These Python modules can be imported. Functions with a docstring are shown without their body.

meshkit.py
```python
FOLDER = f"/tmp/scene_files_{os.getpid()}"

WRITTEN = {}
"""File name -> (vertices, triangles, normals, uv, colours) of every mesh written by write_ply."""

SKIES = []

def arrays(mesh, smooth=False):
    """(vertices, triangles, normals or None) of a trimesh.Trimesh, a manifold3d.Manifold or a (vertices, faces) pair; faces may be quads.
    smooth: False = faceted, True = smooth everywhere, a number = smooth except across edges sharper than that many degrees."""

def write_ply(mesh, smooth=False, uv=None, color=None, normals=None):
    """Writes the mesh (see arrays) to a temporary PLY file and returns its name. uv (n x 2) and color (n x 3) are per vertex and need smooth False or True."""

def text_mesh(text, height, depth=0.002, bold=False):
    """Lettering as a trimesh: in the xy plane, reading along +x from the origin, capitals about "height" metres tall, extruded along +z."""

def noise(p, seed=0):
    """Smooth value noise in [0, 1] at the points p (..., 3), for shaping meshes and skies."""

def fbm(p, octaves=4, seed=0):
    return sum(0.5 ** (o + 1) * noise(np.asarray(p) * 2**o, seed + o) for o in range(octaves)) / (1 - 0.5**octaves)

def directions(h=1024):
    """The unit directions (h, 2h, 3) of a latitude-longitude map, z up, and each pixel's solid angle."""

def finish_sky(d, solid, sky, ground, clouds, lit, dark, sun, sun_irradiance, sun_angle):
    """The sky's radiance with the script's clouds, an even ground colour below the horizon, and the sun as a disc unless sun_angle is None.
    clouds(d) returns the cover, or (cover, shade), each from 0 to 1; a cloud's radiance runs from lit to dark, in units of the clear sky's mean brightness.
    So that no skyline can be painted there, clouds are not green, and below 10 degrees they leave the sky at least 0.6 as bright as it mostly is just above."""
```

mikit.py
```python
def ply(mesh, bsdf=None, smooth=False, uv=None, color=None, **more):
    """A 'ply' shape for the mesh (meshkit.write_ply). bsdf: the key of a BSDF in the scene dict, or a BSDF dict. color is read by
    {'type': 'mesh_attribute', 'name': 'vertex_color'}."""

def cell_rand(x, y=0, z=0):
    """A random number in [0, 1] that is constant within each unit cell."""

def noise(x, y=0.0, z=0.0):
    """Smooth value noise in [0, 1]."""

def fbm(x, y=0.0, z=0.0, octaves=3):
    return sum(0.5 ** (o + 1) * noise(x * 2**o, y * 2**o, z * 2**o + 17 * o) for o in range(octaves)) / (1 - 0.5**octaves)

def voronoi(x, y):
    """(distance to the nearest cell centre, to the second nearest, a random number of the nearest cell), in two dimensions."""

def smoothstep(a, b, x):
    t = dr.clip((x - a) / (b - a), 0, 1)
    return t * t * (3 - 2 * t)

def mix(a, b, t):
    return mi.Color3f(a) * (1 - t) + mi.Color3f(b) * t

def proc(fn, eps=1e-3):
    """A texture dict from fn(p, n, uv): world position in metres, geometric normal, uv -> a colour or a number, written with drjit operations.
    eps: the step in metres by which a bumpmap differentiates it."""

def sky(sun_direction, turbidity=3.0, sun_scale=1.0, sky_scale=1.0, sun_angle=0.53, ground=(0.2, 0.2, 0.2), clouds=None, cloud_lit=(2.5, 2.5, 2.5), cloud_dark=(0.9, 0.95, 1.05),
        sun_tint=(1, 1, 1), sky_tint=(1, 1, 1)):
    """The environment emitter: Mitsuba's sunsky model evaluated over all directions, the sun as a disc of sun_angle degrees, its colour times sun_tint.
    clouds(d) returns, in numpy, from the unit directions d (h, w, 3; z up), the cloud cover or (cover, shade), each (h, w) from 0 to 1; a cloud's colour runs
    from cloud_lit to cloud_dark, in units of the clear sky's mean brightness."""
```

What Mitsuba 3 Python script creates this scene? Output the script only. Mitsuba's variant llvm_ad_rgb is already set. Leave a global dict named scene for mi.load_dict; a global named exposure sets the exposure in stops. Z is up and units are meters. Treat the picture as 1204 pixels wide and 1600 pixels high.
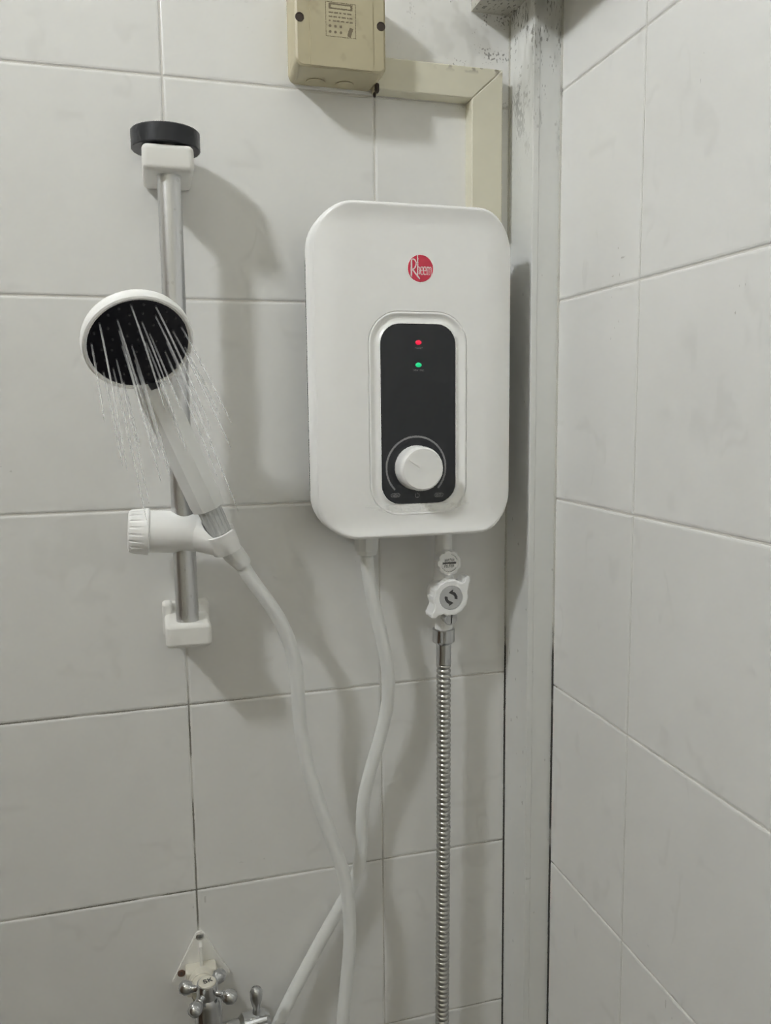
import math, random
import numpy as np, trimesh, drjit as dr, mitsuba as mi
import shapely.geometry as sg
from shapely import affinity
from shapely.ops import unary_union
import manifold3d as m3
import mikit, meshkit
from mikit import proc, noise, fbm, cell_rand, smoothstep, mix

random.seed(7); np.random.seed(7)
T = mi.ScalarTransform4f
scene, labels = {}, {}
exposure = 0.0

# ---------------------------------------------------------------- camera and light
CAM = np.array([-0.0242, -0.8223, 1.6947])
FWD, UP = np.array([0.2701, 0.9547, -0.1251]), np.array([0.0445, 0.1175, 0.9921])
scene['camera'] = {'type': 'perspective', 'fov': 2 * math.degrees(math.atan(602 / 1282.47)), 'fov_axis': 'x', 'near_clip': 0.02, 'far_clip': 30.0,
                   'to_world': T().look_at(origin=CAM.tolist(), target=(CAM + FWD).tolist(), up=UP.tolist())}
LAMP = (-1.00, -0.87, 2.84)          # round lamp on the left wall, facing into the room
LAMP_RADIUS = 0.090
LAMP_POWER = (224.0, 231.0, 238.0)

# ---------------------------------------------------------------- helpers
def obj(key, mesh, mat, parent=None, smooth=False, **more):
    base = (parent + '__' + key) if parent else key
    k, n = base, 0
    while k in scene:
        n += 1
        k = f'{base}_{n:03d}'
    scene[k] = mikit.ply(mesh, mat, smooth, **more) if not isinstance(mesh, dict) else dict(mesh)
    return k

def thing(key, label, cat, group=None):
    labels[key] = {'label': label, 'category': cat}
    if group: labels[key]['group'] = group
    return key

def note(key, label): labels[key] = {'label': label}
def structure(key): labels[key] = {'kind': 'structure'}

cat = trimesh.util.concatenate
def unit(v): v = np.asarray(v, float); return v / np.linalg.norm(v)

def frame(axis, up=(0, 0, 1)):
    a = unit(axis)
    if abs(a @ unit(up)) > 0.97: up = (0, -1, 0)
    x = unit(np.cross(up, a)); y = np.cross(a, x)
    return x, y, a

def loft(rings, cap0=True, cap1=True):
    n = len(rings[0]); V = np.vstack(rings); F = []
    for k in range(len(rings) - 1):
        i = np.arange(n); j = (i + 1) % n; a = k * n
        F += [np.stack([a + i, a + j, a + n + j], 1), np.stack([a + i, a + n + j, a + n + i], 1)]
    extra = []
    for on, k in ((cap0, 0), (cap1, len(rings) - 1)):
        if on:
            c = len(V) + len(extra); extra.append(np.mean(rings[k], 0)); i = np.arange(n); j = (i + 1) % n; a = k * n
            F.append(np.stack([a + j, a + i, i * 0 + c], 1) if k == 0 else np.stack([a + i, a + j, i * 0 + c], 1))
    if extra: V = np.vstack([V, extra])
    m = trimesh.Trimesh(V, np.vstack(F), process=False)
    if m.is_watertight and m.volume < 0: m.invert()
    return m

def lathe(prof, origin, axis, n=40, up=(0, 0, 1), sx=1.0, sy=1.0, rad=None, cap0=True, cap1=True):
    """prof: (radius, distance along axis)"""
    x, y, a = frame(axis, up); t = np.arange(n) / n * 2 * np.pi
    o = np.asarray(origin, float); rings = []
    for r, d in prof:
        rr_ = r * (rad(t, d) if rad else 1.0)
        rings.append(o + a * d + np.outer(np.cos(t) * rr_ * sx, x) + np.outer(np.sin(t) * rr_ * sy, y))
    return loft(rings, cap0, cap1)

def spline(P, n):
    """Catmull-Rom by chord length"""
    P = np.asarray(P, float); d = np.r_[0, np.cumsum(np.linalg.norm(np.diff(P, axis=0), axis=1) ** .5)]
    from scipy.interpolate import CubicSpline
    s = CubicSpline(d, P); u = np.linspace(0, d[-1], 4000); q = s(u)
    L = np.r_[0, np.cumsum(np.linalg.norm(np.diff(q, axis=0), axis=1))]
    w = np.linspace(0, L[-1], n)
    return np.stack([np.interp(w, L, q[:, k]) for k in range(P.shape[1])], 1)

def tube(P, R, n=20, cap=True):
    P = np.asarray(P, float); R = np.broadcast_to(R, len(P)); t = np.arange(n) / n * 2 * np.pi
    tan = np.gradient(P, axis=0); tan /= np.linalg.norm(tan, axis=1, keepdims=True)
    x = frame(tan[0])[0]; rings = []
    for p, r, a in zip(P, R, tan):
        x = unit(x - a * (a @ x)); y = np.cross(a, x)
        rings.append(p + r * (np.outer(np.cos(t), x) + np.outer(np.sin(t), y)))
    return loft(rings, cap, cap)

def rbox(lo, hi, r=0.002, seg=12):
    """box with rounded edges"""
    lo, hi = np.asarray(lo, float), np.asarray(hi, float); r = min(r, float(np.min(hi - lo)) / 2.01)
    s = m3.Manifold.sphere(r, seg); parts = []
    for a in (0, 1):
        for b in (0, 1):
            for c in (0, 1):
                parts.append(s.translate([(lo, hi)[q][i] + (r, -r)[q] for i, q in enumerate((a, b, c))]))
    return man(m3.Manifold.batch_hull(parts))

def man(m):
    q = m.to_mesh(); return trimesh.Trimesh(q.vert_properties[:, :3], q.tri_verts, process=False)

def box(lo, hi):
    lo, hi = np.asarray(lo, float), np.asarray(hi, float)
    b = trimesh.creation.box(extents=hi - lo); b.apply_translation((lo + hi) / 2); return b

def rr(w, h, r, nc=10, ne=10):
    """rounded rectangle, half sizes w, h, anticlockwise seen with x right, z up"""
    pts = []; C = [(w - r, h - r, 0), (-(w - r), h - r, 90), (-(w - r), -(h - r), 180), (w - r, -(h - r), 270)]
    for k, (cx, cz, a0) in enumerate(C):
        for a in np.radians(a0 + np.linspace(0, 90, nc)): pts.append((cx + r * math.cos(a), cz + r * math.sin(a)))
        nx = C[(k + 1) % 4]; a1 = math.radians(nx[2]); e = (nx[0] + r * math.cos(a1), nx[1] + r * math.sin(a1)); s = pts[-1]
        for q in np.linspace(0, 1, ne + 2)[1:-1]: pts.append((s[0] + (e[0] - s[0]) * q, s[1] + (e[1] - s[1]) * q))
    return np.array(pts)

def front(poly, y, depth, at=(0, 0)):
    """a flat shape (x, z) extruded from the plane y towards the viewer (-y) by depth"""
    gs = [g for g in getattr(poly, 'geoms', [poly]) if g.area > 0]
    m = cat([trimesh.creation.extrude_polygon(g, depth, engine='earcut') for g in gs])
    v = m.vertices.copy(); m = trimesh.Trimesh(np.stack([v[:, 0] + at[0], y - v[:, 2], v[:, 1] + at[1]], 1), m.faces, process=False)
    return m

def text_front(s, height, x, y, z, depth=0.0002, bold=False, width=None):
    m = meshkit.text_mesh(s, height, depth, bold); v = m.vertices.copy()
    w = v[:, 0].max() - v[:, 0].min(); k = (width / w) if width else 1.0
    v[:, 0] = (v[:, 0] - v[:, 0].min() - w / 2) * k; v[:, 1] -= height / 2
    return trimesh.Trimesh(np.stack([x + v[:, 0], y - v[:, 2], z + v[:, 1]], 1), m.faces, process=False)

def moved(m, rot, o):
    """mesh in local axes (columns of rot) placed at o"""
    v = np.asarray(m.vertices) @ np.asarray(rot).T + o
    return trimesh.Trimesh(v, m.faces, process=False)

# ---------------------------------------------------------------- materials
def pr(key, col, rough=0.4, **k):
    c = col if isinstance(col, dict) else {'type': 'rgb', 'value': list(col)}
    scene[key] = {'type': 'twosided', 'bsdf': {'type': 'principled', 'base_color': c, 'roughness': rough, 'specular': k.pop('specular', 0.5), **k}}
    return key

def tile_color(p, n, uv):
    h = p.x + p.y * 1.37
    ci = cell_rand(dr.floor((p.x + 0.0005) / 0.2012), dr.floor((p.y + 0.0005) / 0.1987), dr.floor(p.z / 0.2))
    a = fbm(h * 14 + ci * 31, p.z * 11 + ci * 17, 3.0, octaves=4)
    b = fbm(h * 9 + ci * 13 + a * 1.6, p.z * 13 - ci * 29, 9.0, octaves=3)
    vein = smoothstep(0.06, 0.0, dr.abs(b - 0.5)) * smoothstep(0.50, 0.68, fbm(h * 31 + ci * 7, p.z * 27, 5.0))
    c = mix((0.765, 0.765, 0.748), (0.80, 0.80, 0.785), a) * (1 + (ci - 0.5) * 0.02)
    c = mix(c, (0.61, 0.605, 0.585), vein * 0.22)
    # faint smudges and the black mould near the ceiling in the corner
    zone = smoothstep(0.21, 0.31, p.x) * smoothstep(1.955, 2.07, p.z) * smoothstep(-0.07, -0.02, p.y)
    s = noise(p.x * 640 + p.z * 260, p.y * 300, p.z * 420 - p.x * 200) * 0.5 + noise(p.x * 75, p.y * 70, p.z * 60) * 0.5
    c = mix(c, (0.10, 0.095, 0.085), smoothstep(0.71, 0.86, s) * zone * 0.75)
    c = mix(c, (0.42, 0.41, 0.38), zone * smoothstep(0.50, 0.75, fbm(p.x * 60 + p.z * 30, p.y * 40, p.z * 40 - p.x * 20)) * 0.30)
    few = smoothstep(0.90, 0.95, noise(h * 240 + 5, p.z * 220)) * smoothstep(0.84, 0.92, noise(h * 13, p.z * 17))
    return mix(c, (0.25, 0.24, 0.21), few * 0.4)
pr('m_tile', proc(tile_color), 0.28)

def grout_color(p, n, uv):
    h = p.x + p.y * 1.37
    low = smoothstep(1.50, 1.36, p.z) * smoothstep(-0.25, -0.0, p.y)
    g = fbm(h * 22, p.z * 22, 1.0, octaves=3)
    left = smoothstep(0.1, -0.02, p.x)
    d = low * (0.15 + 0.85 * smoothstep(0.44, 0.62, g + left * 0.08)) * (0.30 + 0.70 * left) + smoothstep(0.60, 0.72, g) * 0.14
    d = dr.maximum(d, smoothstep(0.30, 0.345, p.x) * smoothstep(-0.01, -0.0, p.y) * smoothstep(1.45, 1.35, p.z) * 0.8)
    d = dr.maximum(d, smoothstep(0.3755, 0.3765, p.x) * smoothstep(-0.067, -0.062, p.y) * smoothstep(1.45, 1.41, p.z) * 1.0)
    return mix((0.68, 0.665, 0.63), (0.20, 0.195, 0.175), dr.clip(d, 0, 1))
pr('m_grout', proc(grout_color), 0.8, specular=0.2)

def mould_paint(p, n, uv):
    c = mix((0.66, 0.67, 0.655), (0.73, 0.735, 0.72), fbm(p.x * 30, p.y * 30, p.z * 12))
    zone = smoothstep(1.90, 2.07, p.z) * smoothstep(-0.25, -0.05, p.y)
    s = noise(p.x * 700, p.y * 700, p.z * 260) * 0.5 + noise(p.x * 150, p.y * 150, p.z * 40) * 0.5
    c = mix(c, (0.10, 0.10, 0.09), smoothstep(0.56, 0.72, s) * zone * 0.8)
    c = mix(c, (0.36, 0.36, 0.33), zone * smoothstep(0.40, 0.7, fbm(p.x * 50, p.y * 50, p.z * 18 + 4)) * 0.7)
    speck = smoothstep(0.90, 0.94, noise(p.x * 190 + 9, p.y * 190, p.z * 120)) * 0.35
    return mix(c, (0.25, 0.25, 0.23), speck)
pr('m_corner', proc(mould_paint), 0.4)

def bulk_shade_paint(p, n, uv):
    c = mix((0.34, 0.33, 0.29), (0.46, 0.45, 0.41), fbm(p.x * 40, p.y * 40, p.z * 40))  # base tone darkened to carry the shade of the underside; specks are mould
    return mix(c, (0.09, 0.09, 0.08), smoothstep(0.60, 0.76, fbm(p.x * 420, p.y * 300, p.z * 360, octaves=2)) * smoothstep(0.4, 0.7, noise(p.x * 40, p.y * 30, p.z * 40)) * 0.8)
pr('m_bulkhead_shaded', proc(bulk_shade_paint), 0.6)

def seam_color(p, n, uv):
    g = fbm(p.z * 34, p.x * 60, 2.0, octaves=3)
    d = smoothstep(1.56, 1.36, p.z) * 0.8 + 0.22
    right = smoothstep(-0.03, -0.05, p.y)
    return mix((0.52, 0.51, 0.47), (0.045, 0.045, 0.04), smoothstep(0.50, 0.68, g * 0.5 + d * 0.5 + right * 0.06))
pr('m_seam', proc(seam_color), 0.7)

pr('m_plaster', (0.60, 0.575, 0.50), 0.6)
pr('m_added_door', (0.16, 0.105, 0.07), 0.45)
pr('m_ceiling', (0.55, 0.54, 0.50), 0.8)
pr('m_floor', (0.20, 0.19, 0.17), 0.4)
pr('m_white', (0.91, 0.915, 0.905), 0.27)
pr('m_white_hose', (0.80, 0.81, 0.80), 0.32)
pr('m_white_valve', (0.90, 0.91, 0.91), 0.30)
pr('m_ivory', (0.79, 0.785, 0.755), 0.33)
pr('m_old_ivory', (0.68, 0.655, 0.57), 0.42)
pr('m_back_plate_shade', (0.10, 0.105, 0.10), 0.5)  # dark tone stands for the shadow gap between cover and wall
pr('m_black_gloss', (0.008, 0.010, 0.014), 0.06)
pr('m_black', (0.014, 0.016, 0.021), 0.33)
pr('m_nozzle', (0.030, 0.030, 0.034), 0.12)
pr('m_spray_face', (0.004, 0.004, 0.008), 0.25, specular=0.3)
pr('m_neck', (0.52, 0.53, 0.53), 0.3)
pr('m_print_gray', (0.22, 0.22, 0.23), 0.5)
pr('m_print_dim', (0.17, 0.17, 0.175), 0.5)
pr('m_red', (0.60, 0.035, 0.075), 0.35)
pr('m_logo_white', (0.80, 0.66, 0.66), 0.4)
pr('m_gray_disc', (0.46, 0.465, 0.47), 0.35)
pr('m_ink', (0.05, 0.05, 0.052), 0.5)
pr('m_brown', (0.035, 0.025, 0.018), 0.6)
pr('m_rust', (0.13, 0.075, 0.05), 0.6)
pr('m_sticker_ink', (0.17, 0.14, 0.09), 0.6)

def box_color(p, n, uv):
    c = mix((0.425, 0.380, 0.255), (0.47, 0.425, 0.29), fbm(p.x * 40, p.y * 40, p.z * 40))
    return mix(c, (0.29, 0.245, 0.16), smoothstep(0.62, 0.8, fbm(p.x * 75, p.y * 60 + 3, p.z * 75)) * 0.35)
pr('m_box', proc(box_color), 0.42)

def trunk_color(p, n, uv):
    c = mix((0.625, 0.60, 0.485), (0.675, 0.65, 0.53), fbm(p.x * 30, p.y * 30, p.z * 30))
    top = smoothstep(2.022, 2.0305, p.z) * smoothstep(0.50, 0.66, fbm(p.x * 120, p.y * 60, p.z * 120)) * smoothstep(0.24, 0.30, p.x)
    return mix(c, (0.16, 0.14, 0.11), top * 0.8)
pr('m_trunk', proc(trunk_color), 0.45)

def alu_color(p, n, uv):
    s = smoothstep(0.80, 0.86, noise(p.x * 240, p.y * 240, p.z * 160)) * 0.3
    return mix((0.68, 0.685, 0.69), (0.40, 0.40, 0.40), s)
scene['m_alu'] = {'type': 'twosided', 'bsdf': {'type': 'principled', 'base_color': proc(alu_color), 'roughness': 0.36, 'metallic': 1.0, 'specular': 0.5}}
scene['m_chrome'] = {'type': 'twosided', 'bsdf': {'type': 'principled', 'base_color': {'type': 'rgb', 'value': [0.58, 0.59, 0.60]}, 'roughness': 0.06, 'metallic': 1.0}}
scene['m_steel'] = {'type': 'twosided', 'bsdf': {'type': 'principled', 'base_color': {'type': 'rgb', 'value': [0.52, 0.52, 0.50]}, 'roughness': 0.16, 'metallic': 1.0}}
scene['m_water'] = {'type': 'blendbsdf', 'weight': 0.13, 'a': {'type': 'thindielectric', 'int_ior': 1.33, 'ext_ior': 1.0},
                   'b': {'type': 'principledthin', 'base_color': {'type': 'rgb', 'value': [0.93, 0.95, 0.96]}, 'roughness': 0.3, 'diff_trans': 1.0, 'spec_trans': 0.0, 'eta': 1.33}}   # aerated water

# ---------------------------------------------------------------- the room
XR = 0.376                 # right wall
XL, YF, ZC = -1.05, -1.75, 3.10
H = 0.2                    # tile rows
WX, WY = 0.2013, 0.1987    # tile columns: back wall, right wall
GAP, DEEP = 0.0017, 0.0012

obj('floor', box((XL - .06, YF - .06, -.06), (XR + .06, .06, 0)), 'm_floor'); structure('floor')
obj('ceiling', box((XL - .06, YF - .06, ZC), (XR + .06, .06, ZC + .06)), 'm_ceiling'); structure('ceiling')
obj('wall_left', box((XL - .06, YF - .06, 0), (XL, .06, ZC)), 'm_plaster'); structure('wall_left')
obj('wall_front', box((XL, YF - .06, 0), (XR + .06, YF, ZC)), 'm_plaster'); structure('wall_front')
obj('wall_back', box((XL, DEEP, 0), (XR + .06, .06, ZC)), 'm_grout'); structure('wall_back')
obj('wall_right', box((XR + DEEP, YF, 0), (XR + .06, DEEP, ZC)), 'm_grout'); structure('wall_right')

def tile_mesh(w, h, t=DEEP, c=0.0022, d=0.0007):
    """pillow-edged tile in local axes: x across, y up, z out"""
    def q(i, z): return np.array([(i, i, z), (w - i, i, z), (w - i, h - i, z), (i, h - i, z)])
    return loft([q(0, 0), q(0, t - d), q(c * .4, t - d * .35), q(c, t), ], cap0=False)

TB = {}
def tile(wall, o, w, h, right=False):
    k = (round(w, 4), round(h, 4), right)
    if k not in TB:
        m = tile_mesh(w, h)
        R = np.array([[0, 0, -1], [-1, 0, 0], [0, 1, 0]]) if right else np.array([[1, 0, 0], [0, 0, -1], [0, 1, 0]])
        TB[k] = mikit.ply(moved(m, R, 0), 'm_tile', False)
    obj('tile', {**TB[k], 'to_world': T().translate([float(v) for v in o])}, None, wall)

rows = [(z, min(z + H, ZC)) for z in np.arange(0, ZC - .01, H)]
for z0, z1 in rows:
    xs = [XL] + [WX * k for k in range(-5, 2) if WX * k > XL + .01] + [XR]
    for a, b in zip(xs[:-1], xs[1:]):
        tile('wall_back', (a + GAP / 2, DEEP, z0 + GAP / 2), b - a - GAP, z1 - z0 - GAP)
    ys = [0.0] + [-WY * k for k in range(1, 9) if -WY * k > YF] + [YF]
    for a, b in zip(ys[:-1], ys[1:]):
        tile('wall_right', (XR + DEEP, a - GAP / 2, z0 + GAP / 2), a - b - GAP, z1 - z0 - GAP, True)

# corner casing (pipe boxing) with a proud lip along its front edge, mouldy seams to both walls
CX, CY = 0.3462, -0.0550
obj('trim_1', cat([box((CX, CY, 0), (XR, 0, ZC))]), 'm_corner'); structure('trim_1')
obj('lip', rbox((CX - .0002, CY - .0010, 0.001), (CX + .0066, CY + .003, 2.0885), .0009, 8), 'm_corner', 'trim_1', 30)
obj('seam', box((CX - .0016, -.0011, 0.001), (CX, 0, 2.085)), 'm_seam', 'trim_1')
obj('seam', box((XR - .0010, CY - .0024, 0.001), (XR, CY, 2.085)), 'm_seam', 'trim_1')
# boxed-in bulkhead running along the top of the right wall
obj('bulkhead', box((0.3036, YF, 2.0892), (XR, -0.0, 2.34)), 'm_bulkhead_shaded'); structure('bulkhead')

# added unseen panelled door, dark brown to cut bounce light at lower left
obj('added_door_1', rbox((XL, -.88, .01), (XL + .035, -.10, 2.05), .004, 8), 'm_added_door', None, 30); structure('added_door_1')
for z0, z1 in ((.15, .95), (1.10, 1.90)):
    obj('panel', rbox((XL + .030, -.78, z0), (XL + .043, -.20, z1), .006, 8), 'm_added_door', 'added_door_1', 30)
obj('handle', lathe([(.022, 0), (.022, .005), (.008, .008), (.008, .035), (.018, .040), (.026, .052), (.018, .066), (.001, .070)], (XL + .034, -.83, 1.0), (1, 0, 0), 28), 'm_steel', 'added_door_1', 35)

# the lamp that lights the room
k = thing('wall_lamp', 'round white bulkhead lamp high on the left wall', 'lamp')
L = np.array(LAMP)
obj('base', lathe([(LAMP_RADIUS + .016, 0), (LAMP_RADIUS + .016, .020), (LAMP_RADIUS + .008, .028), (LAMP_RADIUS + .001, .028), (LAMP_RADIUS + .001, L[0] - XL - .010)], (XL, L[1], L[2]), (1, 0, 0), 48), 'm_white', k, 40)
obj('diffuser', lathe([(LAMP_RADIUS, -.008), (LAMP_RADIUS - .004, -.002), (LAMP_RADIUS - .016, 0), (.0, .0)], L, (1, 0, 0), 48, cap1=False), 'm_white', k, 40, emitter={'type': 'area', 'radiance': {'type': 'rgb', 'value': list(LAMP_POWER)}})

# ---------------------------------------------------------------- water heater
hk = thing('water_heater', 'white instant water heater with a black control panel, hung on the tiles', 'water heater')
HC = np.array([0.2191, 1.7264]); HW, HH, HR, YW = 0.0990, 0.1540, 0.040, 0.0790
def hy(u, v, yf=YW):
    s = HW - np.abs(u); t = HH - np.abs(v)
    drop = np.where(s < .030, 0.0085 * (1 - np.clip(s, 0, .030) / .030) ** 1.6, 0)
    fl = np.where(t < .022, 0.0050 * (1 - np.clip(t, 0, .022) / .022) ** 2.0, 0) * np.clip((np.abs(v) - .08) / .03, 0, 1)
    return yf - drop + fl
def hring(s, r=None, dy=0.0, y=None):
    q = rr(HW - s, HH - s, max(HR - s * .75, .012) if r is None else r, 12, 14)
    yy = hy(q[:, 0], q[:, 1]) + dy if y is None else np.full(len(q), y)
    return np.stack([HC[0] + q[:, 0], -yy, HC[1] + q[:, 1]], 1)
FCx, FCz, FW, FH, FR = 0.2198, 1.6884, 0.0487, 0.0960, 0.030
def fring(i, dy, r=None):
    q = rr(FW - i, FH - i, FR - i * .95 if r is None else r, 12, 14)
    return np.stack([FCx + q[:, 0], np.full(len(q), -(YW + dy)), FCz + q[:, 1]], 1)
rings = [hring(.0085, y=.046), hring(.0012, y=.046), hring(.0002, y=.0468), hring(0, dy=-.0056), hring(.0002, dy=-.0038), hring(.0009, dy=-.0020), hring(.0020, dy=-.0007), hring(.0030, dy=-.0001)]
rings += [hring(s) for s in (.0042, .0058, .0075, .0095, .012, .0145, .017, .020, .024, .028, .031)]
a, b = hring(.031), fring(0, 0)
rings += [a + (b - a) * t for t in (.25, .5, .75, .95)] + [b]
obj('cover', loft(rings, False, False), 'm_white', hk, 42)
q = rr(HW - .0084, HH - .0084, HR - .007, 10, 4)
obj('back_plate', front(sg.Polygon(q), 0.0, .0470, HC), 'm_back_plate_shade', hk); note(hk + '__back_plate', 'back plate coloured dark for the shadow gap behind the cover')
fr = [fring(-.0001, .0000), fring(.0001, -.0010), fring(.0005, -.0013), fring(.0009, -.0002), fring(.0014, .0004), fring(.0022, .0005), fring(.0031, .0000), fring(.0042, -.0010), fring(.0058, -.0019),
      fring(.0072, -.0022), fring(.0088, -.0017), fring(.0102, -.0008), fring(.0112, .0002), fring(.0116, .0003), fring(.0119, -.0006)]
obj('panel_frame', loft(fr, False, False), 'm_white', hk, 50)
note(hk + '__panel_frame', 'dished white frame around the black panel')
pk = obj('control_panel', loft([fring(.0118, -.003), fring(.0118, -.0002), fring(.0123, .0001)], False, True), 'm_black_gloss', hk, 20); note(pk, 'glossy black control panel')
yp = -(YW + .0001)
for z, nm, col, e in ((1.7556, 'red_light', (0.45, 0.01, 0.03), (0.62, 0.01, 0.05)), (1.7349, 'green_light', (0.01, 0.38, 0.16), (0.01, 0.42, 0.16))):
    m = lathe([(.0031, 0), (.0030, .0004), (.0022, .0010), (.0008, .0013)], (FCx, yp, z), (0, -1, 0), 20, sx=1.0, sy=.72)
    c = obj(nm, m, pr('m_' + nm, col, 0.3), pk, 40, emitter={'type': 'area', 'radiance': {'type': 'rgb', 'value': list(e)}}); note(c, nm.replace('_', ' '))
pt = [text_front('POWER', .0016, FCx + .0004, yp, 1.7506, .00006), text_front('HEATING', .0016, FCx + .0004, yp, 1.7300, .00006)]
KX, KZ = 0.2170, 1.6385
def arc(r0, r1, a0, a1, n=60):
    t = np.radians(np.linspace(a0, a1, n))
    return sg.Polygon(np.vstack([np.stack([r1 * np.cos(t), r1 * np.sin(t)], 1), np.stack([r0 * np.cos(t), r0 * np.sin(t)], 1)[::-1]]))
obj('printing', cat(pt), 'm_print_dim', pk)
def pill(x, z, s):
    o = sg.LineString([(-.0026, 0), (.0026, 0)]); ring = o.buffer(.0019).difference(o.buffer(.00145))
    return [front(ring, yp, .00006, (x, z)), text_front(s, .0017, x, yp, z, .00006, True, width=.0052)]
ic = unary_union([arc(.0017, .0023, 115, 425), sg.box(-.0003, .0010, .0003, .0027)])
obj('dial_scale', cat([front(arc(.0286, .0304, -43, 224), yp, .00006, (KX, KZ)), *pill(.1961, 1.6128, 'MIN'), *pill(.2398, 1.6117, 'MAX'), front(ic, yp, .00006, (.2178, 1.6119))]), 'm_print_gray', pk)
note(pk + '__dial_scale', 'gray printed arc with MIN, power sign and MAX')
dk = obj('dial', lathe([(.0213, 0), (.0212, .0040), (.0208, .0130), (.0210, .0140), (.0207, .0172), (.0200, .0192), (.0187, .0204), (.0181, .0203), (.0, .0200)], (KX, yp, KZ), (0, -1, 0), 64, cap1=False), 'm_white', hk, 35)
note(dk, 'round white temperature dial')
yk = yp - .0200
a0, a1 = (-.0130, .0090), (-.0040, .0028)
obj('pointer', front(sg.LineString([a0, a1]).buffer(.0008), yk + .0003, .0019, (KX, KZ)), 'm_white', dk)
# red badge
BX, BZ, BR = 0.2222, 1.8230, 0.0122
yb = -float(hy(0.0, BZ - HC[1])) + .0001
bk = obj('badge', lathe([(BR, 0), (BR, .0005), (BR - .0003, .0008)], (BX, yb, BZ), (0, -1, 0), 56), 'm_red', hk, 20); note(bk, 'round red badge with white lettering')
def S(pts, w): return sg.LineString([((x - 570) / 205 * BR, (485 - y) / 205 * BR) for x, y in pts]).buffer(w / 205 * BR / 2, cap_style=1)
def E(cx): return S([(cx - 17, 520), (cx + 19, 512), (cx + 19, 490), (cx + 13, 465), (cx, 458), (cx - 13, 468), (cx - 20, 500), (cx - 20, 540), (cx - 12, 572), (cx + 2, 582), (cx + 18, 568)], 13)
w = unary_union([S([(422, 350), (418, 612)], 25), S([(420, 352), (450, 348), (478, 362), (496, 400), (492, 445), (470, 485), (430, 512)], 20), S([(440, 510), (548, 638)], 23),
                 S([(521, 268), (521, 578)], 20), S([(521, 485), (532, 460), (544, 462), (549, 485), (549, 578)], 13), E(588), E(636),
                 S([(675, 460), (675, 580)], 13), S([(675, 485), (688, 462), (700, 462), (706, 485), (706, 580)], 12), S([(706, 485), (720, 462), (735, 462), (741, 485), (741, 580)], 12)])
w = w.intersection(sg.Point(0, 0).buffer(BR * .97, 48))
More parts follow.
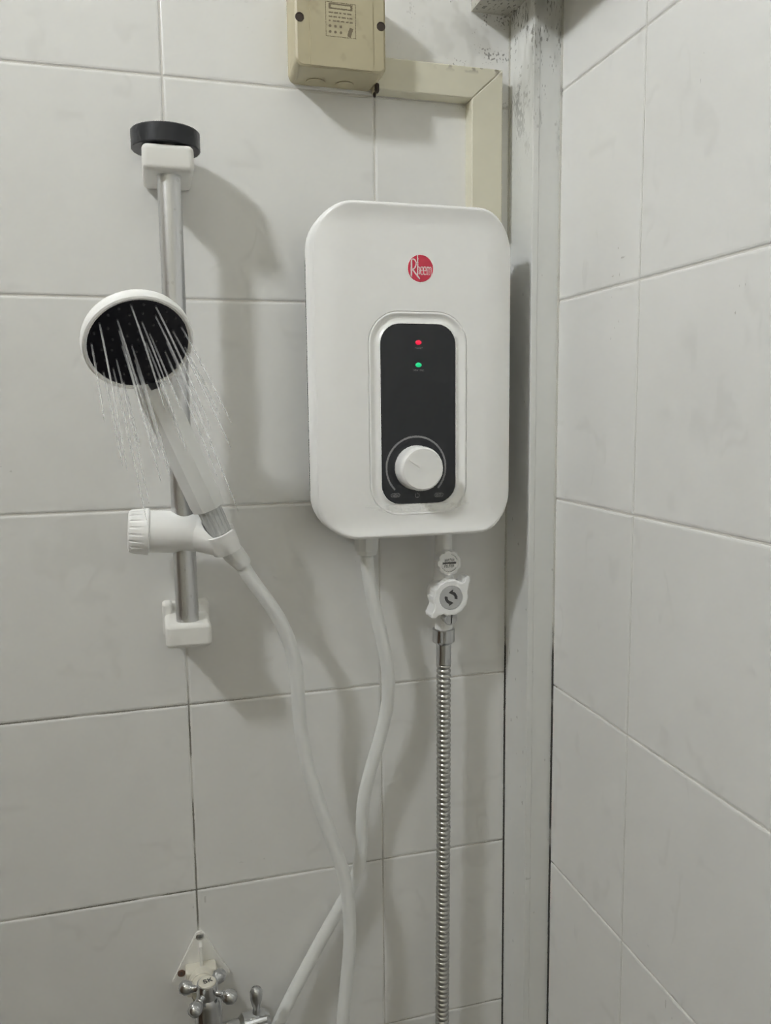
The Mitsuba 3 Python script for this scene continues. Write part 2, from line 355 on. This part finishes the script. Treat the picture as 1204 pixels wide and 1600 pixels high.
obj('lettering', front(w, yb - .0007, .0003, (BX, BZ)), 'm_logo_white', bk)
# sockets under the heater
obj('outlet_socket', lathe([(.0125, 0), (.0118, .020), (.0100, .0240), (.0100, .0246)], (0.1782, -.036, 1.5742), (0, 0, -1), 10), 'm_white_hose', hk, 20)
obj('inlet_pipe', lathe([(.0115, 0), (.0115, .006), (.0088, .007), (.0088, .040)], (0.2605, -.034, 1.5745), (0, 0, -1), 28), 'm_white', hk, 30)

# ---------------------------------------------------------------- filter and stop valve under the heater
vk = thing('inlet_valve', 'white plastic stop valve with filter cap under the water heater', 'valve')
VX, VY = 0.2605, -0.034
obj('body', cat([lathe([(.0098, 0), (.0098, .004), (.0102, .006), (.0102, .052), (.0092, .054), (.0092, .071)], (VX, VY, 1.5345), (0, 0, -1), 28),
                 lathe([(.0098, 0), (.0105, .001), (.0105, .010)], (VX, VY, 1.537), (0, -1, 0), 28),
                 lathe([(.0145, 0), (.0150, .001), (.0150, .0125), (.0143, .0135)], (VX, VY + .012, 1.5030), (0, -1, 0), 36)]), 'm_white_valve', vk, 35)
fk = obj('filter_cap', lathe([(.0122, 0), (.0131, .0012), (.0131, .0088), (.0124, .0100), (.0100, .0102), (.0097, .0096)], (VX, VY - .008, 1.5385), (0, -1, 0), 96, rad=lambda t, d: 1 - .085 * (np.cos(t * 9) > .45) * (d < .0101)), 'm_white_valve', vk, 35)
fy = VY - .008 - .0096
obj('print', cat([text_front('WATER', .0027, VX, fy, 1.5416, .00015, True, width=.0108), front(sg.box(-.0072, -.0010, .0072, .0010), fy, .00015, (VX, 1.5385)),
                  text_front('FILTER', .0027, VX, fy, 1.5354, .00015, True, width=.0104), front(arc(.0086, .0090, 20, 75), fy, .00015, (VX, 1.5385)), front(arc(.0086, .0090, 215, 325), fy, .00015, (VX, 1.5385))]), 'm_ink', fk)
lug = [(.0030, 1), (.0052, 1)]
def hand_wheel():
    t = np.linspace(0, 2 * np.pi, 145)[:-1]
    base = sg.Polygon(np.stack([(.0163 + .0005 * (np.cos(t * 14) > .3)) * np.cos(t), (.0163 + .0005 * (np.cos(t * 14) > .3)) * np.sin(t)], 1))
    arms = [sg.Polygon([(.006, .0100), (.0125, .0132), (.0145, .0172), (.0172, .0176), (.0180, .0155), (.0166, .0105), (.0150, .0040)]),
            sg.Polygon([(-.0140, -.0060), (-.0168, -.0125), (-.0182, -.0150), (-.0176, -.0170), (-.0150, -.0172), (-.0120, -.0150), (-.0050, -.0135)])]
    return unary_union([base, *[a.buffer(.0008) for a in arms]])
wp = affinity.scale(hand_wheel(), 1.13, 1.13, origin=(0, 0))
wk = obj('hand_wheel', cat([front(wp, VY - .0015, .0175, (VX + .0010, 1.5030)), front(wp.buffer(-.0012).difference(sg.Point(0, 0).buffer(.0126, 32)), VY - .019, .0012, (VX + .0010, 1.5030))]), 'm_white_valve', vk, 25)
note(wk, 'white hand wheel with two lugs')
wy = VY - .019
obj('disc', lathe([(.0124, 0), (.0124, .0006), (.0120, .0008)], (VX + .0010, wy, 1.5030), (0, -1, 0), 40), 'm_gray_disc', wk, 25); note(wk + '__disc', 'gray disc with two black turning arrows')
arw = unary_union([arc(.0034, .0060, 150, 245), sg.Polygon([(-.0044, -.0067), (.0004, -.0054), (-.0022, -.0024)])])
arw = affinity.translate(arw, .0003, .0003)
arrows = unary_union([arw, affinity.rotate(arw, 180, origin=(0, 0))])
arrows = affinity.rotate(affinity.scale(arrows, 1.18, 1.18, origin=(0, 0)), 18, origin=(0, 0))
obj('arrows', front(arrows, wy - .0008, .0001, (VX + .0010, 1.5030)), 'm_ink', wk)
obj('drain_plug', cat([lathe([(.0072, 0), (.0072, .012), (.0066, .0130)], (VX + .001, VY - .004, 1.4815), (.12, -1, -.12), 28), ]), 'm_gray_disc', vk, 30)
x_, y_, a_ = frame((.12, -1, -.12)); o_ = np.array([VX + .001, VY - .004, 1.4815]) + a_ * .0130
obj('slot', moved(box((-.0006, -.0050, -.0005), (.0006, .0050, .0003)), np.stack([x_, y_, a_], 1), o_), 'm_ink', vk + '__drain_plug')

# chrome corrugated hose
ck = thing('chrome_hose', 'chrome corrugated hose hanging straight down from the valve', 'hose')
obj('nut', cat([lathe([(.0112, 0), (.0122, .002), (.0122, .0125), (.0108, .0150)], (VX, VY, 1.4662), (0, 0, -1), 6, cap1=False), lathe([(.0100, -.0002), (.0116, .0006), (.0116, .0135), (.0080, .0165)], (VX, VY, 1.4662), (0, 0, -1), 28)]), 'm_chrome', ck, 25)
obj('ferrule', lathe([(.0082, 0), (.0082, .002), (.0078, .003), (.0078, .0230), (.0070, .0240)], (VX, VY, 1.4512), (0, 0, -1), 32), 'm_chrome', ck, 30)
PITCH = 0.00545
path = spline([(VX, VY, 1.4285), (.2605, -.0335, 1.33), (.2600, -.033, 1.22), (.2592, -.032, 1.10), (.2580, -.0325, .98), (.2570, -.034, .84), (.2565, -.036, .70), (.2560, -.030, .635), (.2560, -.012, .600), (.2560, -.001, .596)], 1200)
Lp = np.r_[0, np.cumsum(np.linalg.norm(np.diff(path, axis=0), axis=1))]
ss, rs = [], []
for i in range(int(Lp[-1] / PITCH)):
    for q, r in ((.02, .0062), (.14, .0066), (.26, .0074), (.5, .0077), (.74, .0074), (.86, .0066)):
        ss.append((i + q) * PITCH); rs.append(r)
P = np.stack([np.interp(ss, Lp, path[:, k]) for k in range(3)], 1)
obj('corrugated_tube', tube(P, np.array(rs), 26), 'm_steel', ck, 50)

# ---------------------------------------------------------------- shower hose: one loop from the heater to the hand shower
sk = thing('shower_hose', 'long white plastic shower hose looping from heater to hand shower', 'hose')
hose_a = [(.1782, -.036, 1.5492), (.1785, -.036, 1.540), (.1818, -.037, 1.512), (.1888, -.038, 1.4790), (.1945, -.038, 1.4522), (.1995, -.036, 1.4175), (.1985, -.032, 1.3860), (.1900, -.029, 1.3480), (.1800, -.026, 1.3120), (.1735, -.023, 1.2770),
          (.1725, -.0205, 1.2455), (.1690, -.0195, 1.2080), (.1570, -.0190, 1.1805), (.1330, -.0190, 1.1420), (.1080, -.0210, 1.1020), (.0800, -.0260, 1.0560)]
low = [(.0560, -.036, 1.000), (.0480, -.050, .940), (.0640, -.062, .885), (.1000, -.066, .870), (.1300, -.064, .910), (.1380, -.058, .980)]
hose_b = [(.0480, -.0620, 1.5600), (.0645, -.0590, 1.5300), (.0812, -.0560, 1.5040), (.0958, -.0520, 1.4700), (.1025, -.0490, 1.4320), (.1045, -.0460, 1.3920), (.1112, -.0450, 1.3440), (.1240, -.0450, 1.2940), (.1375, -.0455, 1.2500),
          (.1475, -.0460, 1.2130), (.1512, -.0470, 1.1780), (.1510, -.0480, 1.1425), (.1465, -.0500, 1.1020), (.1405, -.0540, 1.0540)]
hp = spline(hose_a + low + hose_b[::-1], 420)
obj('tube', tube(hp, 0.0067, 22), 'm_white_hose', sk, True)

# ---------------------------------------------------------------- slide rail
rk = thing('slide_rail', 'brushed aluminium shower rail with white brackets on the left of the heater', 'shower rail')
PX, PY = 0.0006, -0.0500
obj('pole', lathe([(.0102, 0), (.0102, .442)], (PX, PY, 1.4865), (0, 0, 1), 40), 'm_alu', rk, 30)
obj('cap', lathe([(.0290, 0), (.0297, .0008), (.0297, .0150), (.0288, .0160)], (PX - .0012, -.0400, 1.9222), (0, 0, 1), 56), 'm_black', rk, 30); note(rk + '__cap', 'round black cap on top')
obj('bracket', rbox((PX - .0222, -.0680, 1.8985), (PX + .0212, 0.0, 1.9208), .0048, 16), 'm_ivory', rk, 35); note(rk + '__bracket', 'white wall bracket at the upper end')
low_b = [rbox((PX - .0205, -.0660, 1.4775), (PX + .0210, -.0005, 1.5000), .0045, 16), rbox((PX - .0222, -.0200, 1.4780), (PX - .0125, -.0003, 1.5100), .0030, 12), rbox((PX + .0128, -.0200, 1.4780), (PX + .0222, -.0003, 1.5100), .0030, 12), rbox((PX - .0215, -.0060, 1.4780), (PX + .0215, -.0003, 1.5090), .0025, 12)]
obj('bracket', cat(low_b), 'm_ivory', rk, 35); note(rk + '__bracket_001', 'white wall bracket at the lower end')

hdk = thing('shower_holder', 'white sliding shower holder with ribbed knob clamped on the rail', 'shower holder')
SZ = 1.5855
N = unit((.18, -.780, -.600))
FC = np.array([-0.0305, -0.1260, 1.7476])       # centre of the spray face
ring_c = np.array([0.0345, -0.0650, 1.5790])
Dn = unit(np.array([0, 0, -1.]) - N * (N @ [0, 0, -1.]))
ATT = FC - N * .0215 + Dn * .013
hx = unit(ATT + N * -.006 - ring_c)
bod = lathe([(.0188, 0), (.0194, .0012), (.0194, .020), (.0190, .028), (.0186, .0405), (.0160, .0440)], (-.0300, PY, SZ), (1, .0, -.06), 48)
bod = m3.Manifold(m3.Mesh(bod.vertices.astype(np.float32), bod.faces.astype(np.uint32))) - m3.Manifold.cylinder(.2, .0105, .0105, 40).translate([PX, PY, 1.5])
obj('body', man(bod), 'm_white', hdk, 35)
obj('knob', lathe([(.0150, -.001), (.0185, 0), (.0200, .0022), (.0212, .0135), (.0216, .0165), (.0210, .0175), (.0190, .0178)], (-.0475, PY, SZ + .001), (1, 0, -.06), 180, rad=lambda t, d: 1 - (.07 * (np.cos(t * 20) > .25) if .001 < d < .0128 else 0)), 'm_white', hdk, 25); note(hdk + '__knob', 'ribbed clamp knob')
sA = m3.Manifold.sphere(.0172, 32).translate([.0095, PY - .001, SZ - .002]); sB = m3.Manifold.sphere(.0152, 32).translate([.0285, -.0600, 1.5770])
arm = m3.Manifold.batch_hull([sA, sB])
def cyl(o, a, l, r0, r1, n=40):
    o = np.asarray(o, float); a = unit(a); x, y, z = frame(a)
    c = m3.Manifold.cylinder(l, r0, r1, n)
    return c.transform(np.stack([x, y, z, o], 1))
cup = cyl(ring_c - hx * .013, hx, .019, .0143, .0150)
hole = cyl(ring_c - hx * .03, hx, .06, .0108, .0122)
slot_d = unit((1.0, -.1, .38)); slot_d = unit(slot_d - hx * (slot_d @ hx))
sx_, sy_ = slot_d, np.cross(hx, slot_d)
slot = m3.Manifold.cube([.04, .015, .08], True).transform(np.stack([sx_, sy_, hx, ring_c + slot_d * .02], 1))
obj('arm', man((arm + cup) - hole - slot - cyl((PX, PY, 1.5), (0, 0, 1), .2, .0104, .0104)), 'm_white', hdk, 35)

# ---------------------------------------------------------------- hand shower
nk = thing('hand_shower', 'white hand shower with black spray face, water running, in the holder', 'hand shower')
fx, fy_, _ = frame(N)
RF = 0.0402
shell = [(RF - .0005, -.0004), (RF + .0006, .0004), (RF + .0016, .0008), (RF + .0030, .0000), (RF + .0037, -.0020), (RF + .0039, -.0060), (RF + .0032, -.0100), (RF + .0005, -.0140), (RF - .007, -.0180), (RF - .017, -.0205), (.012, -.0215)]
obj('head_shell', lathe(shell[::-1], FC, N, 72, cap1=False), 'm_white', nk, 40)
fk = obj('spray_face', lathe([(RF, -.0030), (RF, -.0006), (RF - .0015, .0002), (RF * .5, .0012), (0.0005, .0016)], FC, N, 64, cap1=False), 'm_spray_face', nk, 30); note(fk, 'black spray face')
noz = []
for ring_r, cnt in ((.0365, 24), (.0290, 18), (.0215, 14), (.0135, 9), (.006, 5)):
    for i in range(cnt):
        a = 2 * np.pi * (i + (.5 if cnt % 4 else 0)) / cnt
        noz.append((ring_r * math.cos(a), ring_r * math.sin(a)))
def face_pt(u, v): return FC + fx * u + fy_ * v + N * (.0012 - .0010 * (math.hypot(u, v) / RF) ** 2)
obj('nozzles', cat([lathe([(.0012, -.0005), (.0009, .0014), (.0005, .0016)], face_pt(*p), N, 8) for p in noz]), 'm_nozzle', fk, 40); labels[fk + '__nozzles'] = {'kind': 'stuff', 'label': 'small black rubber nozzles'}
# handle
B0 = ring_c + hx * .0320; BK = -N * .0095
hpth = spline([B0, B0 * .66 + ATT * .34 + BK * .5, B0 * .33 + ATT * .67 + BK, ATT], 26)
u_ = np.linspace(0, 1, 26)
hr_ = np.interp(u_, [0, .03, .15, .45, .75, .9, 1], [.0146, .0155, .0155, .0158, .0156, .0148, .0130])
def handle(P, R, n=32):
    tan = np.gradient(P, axis=0); tan /= np.linalg.norm(tan, axis=1, keepdims=True); t = np.arange(n) / n * 2 * np.pi; out = []
    for p, r, a in zip(P, R, tan):
        x = unit(np.cross(a, -N)); y = np.cross(a, x)
        k = 1 / np.maximum(np.abs(np.cos((t + np.pi / 8) % (np.pi / 4) - np.pi / 8)), .1) * .96
        out.append(p + np.outer(np.cos(t) * r * k, x) + np.outer(np.sin(t) * r * .86 * k, y))
    return loft(out)
obj('handle', handle(hpth, hr_), 'm_white_hose', nk, 28); note(nk + '__handle', 'faceted white handle')
obj('neck', lathe([(.0112, 0), (.0110, .006), (.0102, .036), (.0102, .042)], B0 + hx * .001, -hx, 96, rad=lambda t, d: 1 - .05 * (np.cos(t * 16) > 0)), 'm_neck', nk, 30)
xd = np.cross(N, Dn)
tb = FC + Dn * (RF - .004) + xd * .0150 + N * .0012
tabm = m3.Manifold.hull_points(np.array([tb + xd * .0052 + N * .0003, tb - xd * .0052 + N * .0003, tb + xd * .0045 - N * .006, tb - xd * .0045 - N * .006, tb + Dn * .0200 - N * .0010 + xd * .0060, tb + Dn * .0200 - N * .0045 + xd * .0060]))
obj('tab', man(tabm), 'm_black', nk); note(nk + '__tab', 'small pointed black tab under the spray face')
# conical nut where the hose screws on
e0 = B0 - hx * .0415
obj('end_nut', lathe([(.0095, 0), (.0102, .002), (.0100, .012), (.0084, .024), (.0070, .0265)], e0 + hx * .001, unit(np.array(hose_b[0]) + np.array([.003, 0, -.006]) - e0), 32), 'm_white_hose', sk, 35)

# ---------------------------------------------------------------- water jets
wk_ = thing('water_spray', 'thin clear water jets falling from the hand shower', 'water')
rng = np.random.default_rng(11)
for i, (u, v) in enumerate(noz):
    if (i % 5) not in (0, 2): continue
    p0 = face_pt(u, v) + N * .0023
    d0 = unit(N + (fx * u + fy_ * v) / RF * .075 + rng.normal(0, .008, 3))
    sp = 3.0 + rng.normal(0, .15)
    t_end = rng.uniform(.07, .165) / sp
    t = np.linspace(0, t_end, 40)[:, None]
    Pj = p0 + d0 * sp * t + np.array([0, 0, -4.9]) * t ** 2
    q_ = np.linspace(0, 1, 40)
    r = (.00075 + .00025 * np.sin(q_ * 3.0) - .0004 * q_) * (1 + .05 * np.sin(q_ ** 1.3 * rng.uniform(12, 18) + rng.uniform(0, 6)) * q_)
    r[-4:] *= (.85, .65, .4, .15)
    obj('jet', tube(Pj, r, 7), 'm_water', wk_, True)

# ---------------------------------------------------------------- junction box and cable trunking
jk = thing('junction_box', 'yellowed square electrical junction box above the heater', 'junction box')
JX0, JX1, JZ0, JZ1 = .1155, .2015, 2.0025, 2.0875
def jring(i, y, r=.007):
    q = rr((JX1 - JX0) / 2 - i, (JZ1 - JZ0) / 2 - i, r, 6, 2)
    return np.stack([(JX0 + JX1) / 2 + q[:, 0], np.full(len(q), -y), (JZ0 + JZ1) / 2 + q[:, 1]], 1)
obj('base', loft([jring(.0012, 0), jring(.0006, .026)]), 'm_box', jk, 30)
lid = [jring(.0010, .0262), jring(0.0, .0266), jring(.0002, .0415), jring(.0010, .0440), jring(.0028, .0452, .005)]
lk = obj('lid', loft(lid), 'm_box', jk, 30)
zc = (JZ0 + JZ1) / 2
obj('raised_panel', front(sg.box(-.0289, -.0400, .0289, .0400).buffer(.0004), -.0450, .0015, ((JX0 + JX1) / 2 + .0004, zc)), 'm_box', lk)
for sx in (.1205, .1963):
    obj('screw', cat([lathe([(.0040, 0), (.0040, .0006), (.0033, .0007), (.0031, .0002)], (sx, -.0451, zc - .0005), (0, -1, 0), 20)]), 'm_brown', lk, 30)
note(lk + '__screw', 'dark rusty screw')
for kx in (.1405, .1690):
    obj('knockout', lathe([(.0090, 0), (.0090, .0005), (.0083, .0008)], (kx, -.0120, JZ0 + .0004), (0, 0, -1), 28), 'm_box', jk)
sx0, sx1, sz0, sz1, sy = .1440, .1722, 2.0305, 2.0600, -.0465
bars = [sg.box(sx0, sz0, sx1, sz1).difference(sg.box(sx0 + .0005, sz0 + .0005, sx1 - .0005, sz1 - .0005)), sg.box(sx0 + .003, sz1 - .0060, sx1 - .003, sz1 - .0010).difference(sg.box(sx0 + .0050, sz1 - .0048, sx1 - .0050, sz1 - .0022))]
for r_, zz in enumerate(np.arange(sz1 - .0090, sz0 + .011, -.0035)):
    x = sx0 + .003
    while x < sx1 - .005:
        wdt = rng.uniform(.0015, .0042); bars.append(sg.box(x, zz - .0006, min(x + wdt, sx1 - .003), zz + .0006)); x += wdt + rng.uniform(.0008, .002)
for zz in (sz0 + .0090, sz0 + .0040):
    for x in (.1480, .1530, .1580): bars.append(sg.Point(x, zz).buffer(.0012))
bars.append(affinity.rotate(sg.box(.1650, sz0 + .0010, .1685, sz0 + .0090), -18))
obj('print', front(unary_union(bars), sy, .00012), 'm_sticker_ink', lk); note(lk + '__print', 'faded printed data block')
obj('cable_stub', cat([rbox((.1985, -.0180, 1.9975), (.2022, -.0110, 2.0060), .0015, 8), rbox((.1975, -.0130, 1.9945), (.2003, -.0090, 1.9995), .0013, 8)]), 'm_brown', jk, 30); note(jk + '__cable_stub', 'dark broken cable entry at the lower corner')

tk = thing('cable_trunking', 'cream plastic cable trunking turning a corner down behind the heater', 'cable trunking')
TY, tz0, tz1, tx0, tx1 = .0165, 2.0005, 2.0303, .2978, .3310
def prism(P, y, c=.0009):
    p = sg.Polygon(P); a, b = p.buffer(0), p.buffer(-c, join_style=2)
    A, B = np.array(a.exterior.coords)[:-1], np.array(b.exterior.coords)[:-1]
    B = np.array([B[np.argmin(np.linalg.norm(B - q, axis=1))] for q in A])
    f = lambda Q, yy: np.stack([Q[:, 0], np.full(len(Q), -yy), Q[:, 1]], 1)
    m = loft([f(A, 0), f(A, y - c), f(B, y)]); return m
g_ = .0004
obj('run', prism([(.1990, tz0), (tx0, tz0), (tx1 - g_, tz1), (.1990, tz1)], TY), 'm_trunk', tk); note(tk + '__run', 'level run beside the junction box')
obj('run', prism([(tx0, 1.8752), (tx1, 1.8752), (tx1, tz1 - g_), (tx0, tz0 - g_)], TY + .0002), 'm_trunk', tk); note(tk + '__run_001', 'upright run going behind the heater')

# ---------------------------------------------------------------- tap and white wall bracket at the bottom
bk = thing('wall_bracket', 'cream triangular plastic wall bracket screwed to the tiles behind the tap', 'bracket')
tri = sg.Polygon([(.0010, 1.1500), (-.0235, 1.1030), (-.0060, 1.0700), (.0080, 1.0700), (.0255, 1.1030)]).buffer(.0050, 12)
obj('plate', cat([front(tri, -.0002, .0030), front(tri.buffer(-.0010), -.0030, .0008)]), 'm_ivory', bk)
obj('rib', rbox((-.0002, -.0120, 1.1180), (.0030, -.003, 1.1440), .0008, 6), 'm_ivory', bk, 30)
obj('socket', cat([rbox((-.0150, -.0200, 1.0950), (.0165, -.003, 1.1225), .0022, 10), lathe([(.0135, 0), (.0135, .010), (.0126, .0110)], (.0010, -.0180, 1.1120), (0, -1, .1), 36), lathe([(.0120, 0), (.0120, .014), (.0110, .015)], (.0012, -.0270, 1.1125), (0, -1, .1), 36)]), 'm_old_ivory', bk, 30)
for sx, sz, mm in ((.0012, 1.1500, 'm_steel'), (-.0190, 1.1130, 'm_rust')):
    s_ = obj('screw', lathe([(.0040, 0), (.0040, .0004), (.0030, .0011)], (sx, -.0037, sz), (0, -1, 0), 20), mm, bk, 30)
    obj('slot', cat([front(sg.box(-.0022, -.0004, .0022, .0004), -.0047, .0002, (sx, sz)), front(sg.box(-.0004, -.0022, .0004, .0022), -.0047, .0002, (sx, sz))]), 'm_ink', s_)

qk = thing('tap', 'chrome tap with a ball-ended cross handle below the shower rail', 'tap')
TX, TYc, TZ = .0045, -.0620, 1.1330
obj('body', cat([lathe([(.0060, 0), (.0110, .004), (.0130, .010), (.0130, .040), (.0150, .046), (.0150, .085), (.0128, .090), (.0128, .130)], (TX, TYc, TZ - .004), (0, 0, -1), 6 * 6, rad=lambda t, d: 1.0),
                 lathe([(.0105, 0), (.0105, .075)], (TX, TYc, TZ - .075), (0, 1, 0), 28),
                 lathe([(.0105, 0), (.0115, .002), (.0115, .030), (.0150, .034), (.0150, .056), (.0120, .060)], (TX, TYc, TZ - .055), (1, .10, .0), 32)]), 'm_chrome', qk, 35)
hk2 = obj('cross_handle', cat([lathe([(.0080, -.012), (.0105, -.008), (.0105, .003), (.0098, .0065)], (TX, TYc, TZ), (0, 0, 1), 32)] +
    [cat([lathe([(.0042, .006), (.0032, .010), (.0030, .0145), (.0040, .0160), (.0032, .0172)], (TX, TYc, TZ - .002), dd, 20), lathe([(.0032, .0168), (.0058, .0195), (.0070, .0240), (.0058, .0285), (.0030, .0306), (.0005, .0310)], (TX, TYc, TZ - .002), dd, 24)])
     for dd in ((math.cos(math.radians(q)), math.sin(math.radians(q)), -.08) for q in (148, 238, 328, 58))]), 'm_chrome', qk, 40)
capk = obj('cap', lathe([(.0085, 0), (.0085, .0010), (.0078, .0018), (.0, .0018)], (TX, TYc, TZ + .0062), (0, 0, 1), 36, cap1=False), 'm_old_ivory', hk2, 30); note(capk, 'cream cap lettered SK')
m = meshkit.text_mesh('SK', .0052, .0002, True); v = m.vertices.copy(); v[:, 0] -= v[:, 0].mean(); v[:, 1] -= .0026
an = math.radians(14); R2 = np.array([[math.cos(an), -math.sin(an), 0], [math.sin(an), math.cos(an), 0], [0, 0, 1]])
obj('lettering', moved(trimesh.Trimesh(v, m.faces, process=False), R2, (TX, TYc, TZ + .0062 + .0020)), 'm_ink', capk)
lv = np.array([TX + .047, TYc + .005, TZ - .041])
obj('lever', cat([lathe([(.0040, 0), (.0034, .004), (.0034, .007), (.0050, .012), (.0062, .018), (.0062, .024), (.0048, .0275), (.0020, .0290), (.0003, .0293)], lv, (.02, -.05, 1), 24)]), 'm_chrome', qk, 40); note(qk + '__lever', 'short upright diverter lever')
